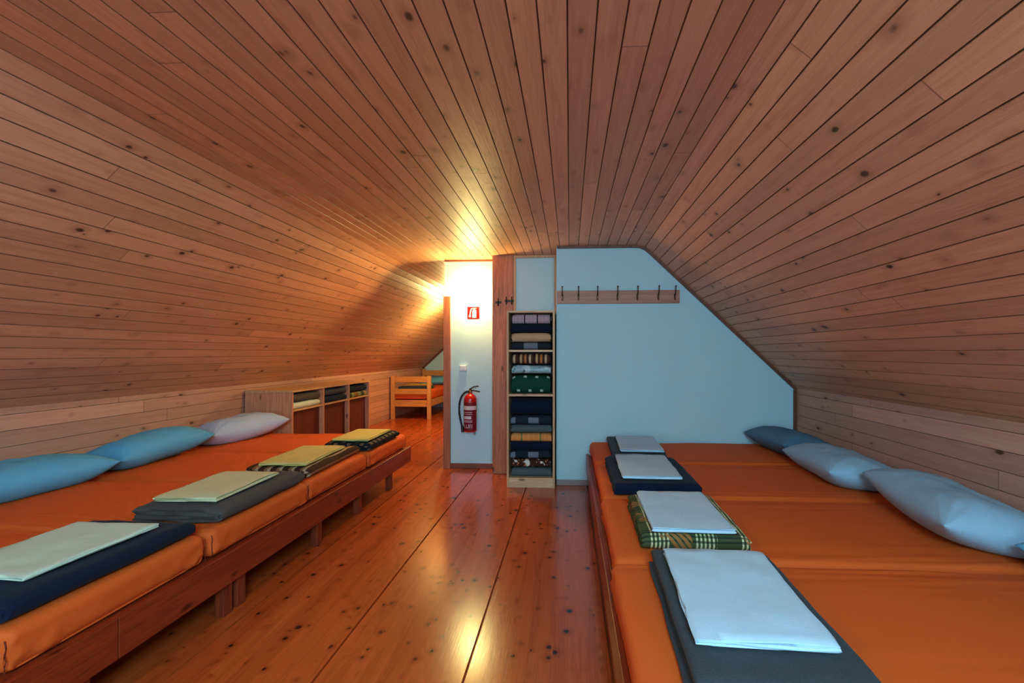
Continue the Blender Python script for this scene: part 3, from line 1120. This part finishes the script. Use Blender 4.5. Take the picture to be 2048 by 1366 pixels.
# ------------------------------------------------------------------ coat rack
RY = WY
t = thing('coat_rack', 'brown wooden coat rack board with metal hooks high on the white wall', 'coat rack', (-.13, RY, 1.852))
part(t, 'board', M['rack'], -.13, 1.105, RY - .022, RY, 1.852, 1.985, .004)


def coat_hook(parent, x, y, z, s=1.0):
    bm = bmesh.new()
    box(bm, x - .009 * s, x + .009 * s, y - .005, y, z - .045 * s, z + .02 * s, .002)
    o = done(bm, 'hook', M['iron'], parent)
    bm = bmesh.new()
    tube(bm, bez([(x, y - .004, z), (x, y - .04 * s, z + .005), (x, y - .055 * s, z + .03 * s), (x, y - .06 * s, z + .095 * s)], 10), .0055 * s, 8)
    lathe(bm, [(0, z + .089 * s), (.008 * s, z + .093 * s), (.0095 * s, z + .1 * s), (.007 * s, z + .107 * s), (0, z + .109 * s)], 12, x, y - .06 * s)
    done(bm, 'upper_prong', M['iron'], o, smooth=50)
    bm = bmesh.new()
    tube(bm, bez([(x, y - .004, z - .02 * s), (x, y - .015 * s, z - .06 * s), (x, y - .05 * s, z - .06 * s), (x, y - .045 * s, z - .015 * s)], 10), .005 * s, 8)
    lathe(bm, [(0, z - .02 * s), (.008 * s, z - .015 * s), (.008 * s, z - .008 * s), (0, z - .004 * s)], 12, x, y - .045 * s)
    done(bm, 'lower_prong', M['brass'], o, smooth=50)
    return o


for x in (-.075, .089, .281, .482, .682, .891, 1.055):
    coat_hook(t, x - t.location.x, -.022, .075, .9)
# two small hooks on the timber post
for x, z, lab in ((-.795, 1.915, 'small iron hook on the left half of the timber post'), (-.672, 1.93, 'small iron double hook on the right half of the timber post, above the shelf')):
    t = thing('wall_hook', lab, 'hook', (x, 5.09, z), 0, 'iron hooks on the timber post')
    bm = bmesh.new()
    wd = .05 if x > -.7 else .035
    box(bm, -wd, wd, -.004, 0, -.012, .012, .002)
    done(bm, 'back_plate', M['iron'], t)
    for s in ((-.6, .6) if x > -.7 else (0,)):
        bm = bmesh.new()
        tube(bm, bez([(s * wd, -.004, .008), (s * wd, -.01, -.05), (s * wd, -.05, -.05), (s * wd, -.045, -.012)], 10), .0055, 8)
        tube(bm, bez([(s * wd, -.004, .0), (s * wd, -.03, .005), (s * wd, -.03, .03), (s * wd, -.034, .045)], 8), .005, 8)
        done(bm, 'prong', M['iron'], t, smooth=50)

# ------------------------------------------------------------------ lamp, sign, extinguisher, switch
LX, LZ = -1.125, 2.03
t = thing('wall_lamp', 'lit round globe wall lamp glowing on the white panel above the red sign', 'lamp', (LX, PY, LZ))
bm = bmesh.new()
lathe(bm, [(0, 0), (.055, 0), (.055, .012), (.045, .02), (0, .02)], 32)
done(bm, 'wall_plate', M['plastic'], t, rot=(PI / 2, 0, 0), smooth=40)
bm = bmesh.new()
lathe(bm, [(0, .018), (.03, .018), (.03, .05), (0, .05)], 24)
done(bm, 'lamp_holder', M['plastic'], t, rot=(PI / 2, 0, 0), smooth=40)
bm = bmesh.new()
R = .064
lathe(bm, [(R * math.sin(PI * k / 20), -R * math.cos(PI * k / 20)) for k in range(21)], 36)
done(bm, 'globe', M['globe'], t, loc=(0, -.04 - R + .008, 0), smooth=180)

SGX, SGZ, SGH = -1.126, 1.820, .072
t = thing('safety_sign', 'small red square sign with a white fire extinguisher symbol under the lamp', 'sign', (SGX, PY, SGZ))
bm = bmesh.new()
box(bm, -SGH, SGH, -.003, 0, -SGH, SGH, .001)
done(bm, 'sign_plate', M['signred'], t)
bm = bmesh.new()


def flat(poly, y=-.0042):
    bm.faces.new([bm.verts.new((x, y, z)) for x, z in poly])


flat([(-.012, -.058), (.034, -.058), (.034, .022), (.026, .034), (-.004, .034), (-.012, .022)])
flat([(.004, .036), (.018, .036), (.018, .046), (.004, .046)])
flat([(-.014, .048), (.036, .048), (.036, .055), (-.014, .055)])
flat([(-.016, .044), (-.016, .054), (-.028, .046), (-.038, .02), (-.044, -.022), (-.034, -.022), (-.029, .016), (-.022, .038)])
flat([(-.049, -.022), (-.031, -.022), (-.028, -.05), (-.054, -.05)])
done(bm, 'symbol', M['signwhite'], t)

EX, EY, EZ = -1.142, 5.225, .447
t = thing('fire_extinguisher', 'red fire extinguisher with black hose hanging on the white panel', 'fire extinguisher', (EX, EY, EZ))
ER = .074
bm = bmesh.new()
lathe(bm, [(0, .006), (ER * .8, 0), (ER * .97, .006), (ER, .02), (ER, .365), (ER * .96, .385), (ER * .8, .41), (ER * .5, .428), (.024, .436), (.024, .446), (0, .446)], 40)
done(bm, 'cylinder_body', M['red'], t, smooth=50)
bm = bmesh.new()
lathe(bm, [(0, .445), (.019, .445), (.02, .468), (.015, .472), (.015, .495), (0, .497)], 20)
done(bm, 'valve', M['brass'], t, smooth=40)
bm = bmesh.new()
tube(bm, bez([(.0, -.01, .485), (.03, -.01, .515), (.06, -.01, .522), (.10, -.01, .524)], 10), [.007] * 10 + [.004])
done(bm, 'upper_lever', M['black'], t, smooth=50)
bm = bmesh.new()
tube(bm, bez([(.0, -.01, .474), (.05, -.01, .472), (.08, -.01, .466), (.115, -.01, .46)], 10), .007)
done(bm, 'lower_lever', M['black'], t, smooth=50)
bm = bmesh.new()
tube(bm, bez([(-.012, -.01, .462), (-.10, -.02, .47), (-.15, -.025, .33), (-.125, -.03, .2), (-.088, -.03, .06)], 24), .0115, 12)
h = done(bm, 'hose', M['black'], t, smooth=60)
bm = bmesh.new()
tube(bm, [(-.09, -.03, .07), (-.084, -.03, .04), (-.078, -.03, .0)], [.014, .016, .02], 14)
done(bm, 'nozzle', M['black'], h, smooth=50)


def band(z0, z1, a0, a1, mat, nm, rr=ER + .0008):
    bm = bmesh.new()
    n = 24
    A = []
    for k in range(n + 1):
        a = math.radians(a0 + (a1 - a0) * k / n)
        A.append((bm.verts.new((rr * math.cos(a), rr * math.sin(a), z0)), bm.verts.new((rr * math.cos(a), rr * math.sin(a), z1))))
    for p, q in zip(A, A[1:]):
        bm.faces.new((p[0], q[0], q[1], p[1]))
    return done(bm, nm, mat, t, smooth=180)


band(.02, .34, 190, 350, M['labelred'], 'label_band')
band(.255, .30, 196, 344, M['label'], 'pale_stripe', ER + .0014)
band(.15, .185, 215, 290, M['label'], 'text_block', ER + .0014)
for z in (.225, .205, .13, .115):
    band(z, z + .006, 205, 300, M['label'], 'text_line', ER + .0014)
# white lettering wrapped on the body
cu = bpy.data.curves.new('lettering', 'FONT')
cu.body = 'LUIT'
cu.size = .062
cu.align_x = 'CENTER'
tmp = bpy.data.objects.new('lettering_source', cu)
COL.objects.link(tmp)
dg = bpy.context.evaluated_depsgraph_get()
me = bpy.data.meshes.new_from_object(tmp.evaluated_get(dg))
bpy.data.objects.remove(tmp)
bpy.data.curves.remove(cu)
for v in me.vertices:
    a = math.radians(266) + v.co.x * .85 / ER
    v.co = Vector(((ER + .0016) * math.cos(a), (ER + .0016) * math.sin(a), .05 + v.co.y))
me.materials.clear()
link('lettering', me, M['signwhite'], t)
bm = bmesh.new()
box(bm, -.03, .03, .062, PY - EY, .3, .36, .002)
box(bm, .02, .045, .07, PY - EY, -.05, -.025, .004)
box(bm, .028, .037, .085, PY - EY, -.04, .32, .001)
done(bm, 'wall_mount', M['chrome'], t)

t = thing('wall_switch', 'small white box fixed on the white panel above the extinguisher', 'switch', (-1.242, PY, 1.175))
bm = bmesh.new()
box(bm, -.04, .04, -.045, 0, -.033, .033, .006)
done(bm, 'housing', M['plastic'], t)
bm = bmesh.new()
box(bm, -.028, .028, -.049, -.044, -.02, .02, .002)
done(bm, 'front_cover', M['plastic'], t)

# ------------------------------------------------------------------ light
def area(loc, rot, sx, sy, e, col, spread=None):
    l = bpy.data.lights.new('area', 'AREA')
    l.shape = 'RECTANGLE'
    l.size, l.size_y = sx, sy
    l.energy = e
    l.color = col
    o = bpy.data.objects.new('window_light', l)  # shared by the window lights and the added overhead fill
    COL.objects.link(o)
    o.location = loc
    o.rotation_euler = rot
    return o


for a, b in WIN:
    area(((a + b) / 2, Y0 + .03, (WZ0 + WZ1) / 2), (math.radians(90), 0, 0), 1.15, 1.2, 38, (.38, .78, 1.0))
sky = area((.15, -1.0, 2.33), (0, 0, 0), 1.2, 1.0, 175, (.38, .78, 1.0))  # added cool fill from overhead behind the camera; no skylight is built
sky.rotation_euler = Vector((-.36, .66, -.62)).to_track_quat('-Z', 'Y').to_euler()
l = bpy.data.lights.new('far_room_lamp', 'POINT')
l.energy = 105
l.color = (1.0, .82, .30)
l.shadow_soft_size = .1
o = bpy.data.objects.new('far_room_lamp', l)
COL.objects.link(o)
o.location = (-2.0, 8.0, 2.08)

w = bpy.data.worlds.new('World')
SC.world = w
w.use_nodes = True
bg = w.node_tree.nodes['Background']
bg.inputs[0].default_value = (.6, .8, 1.0, 1)
bg.inputs[1].default_value = 1.0

# ------------------------------------------------------------------ camera
cam = bpy.data.cameras.new('camera')
co = bpy.data.objects.new('camera', cam)
COL.objects.link(co)
co.location = (0, 0, 1.35)
co.rotation_euler = (PI / 2, 0, math.radians(3))
cam.sensor_width = 36
cam.lens = 918 / 2048 * 36
cam.shift_x = -(1091.39 - 1024) / 2048
cam.shift_y = (706 - 683) / 2048
cam.clip_start = .05
SC.camera = co

SC.view_settings.view_transform = 'Standard'
SC.view_settings.look = 'None'
SC.view_settings.exposure = 0
SC.cycles.use_denoising = True
SC.cycles.max_bounces = 6
SC.cycles.diffuse_bounces = 4
SC.cycles.use_adaptive_sampling = True
SC.cycles.adaptive_threshold = .08
SC.cycles.adaptive_min_samples = 12
SC.cycles.sample_clamp_indirect = 6
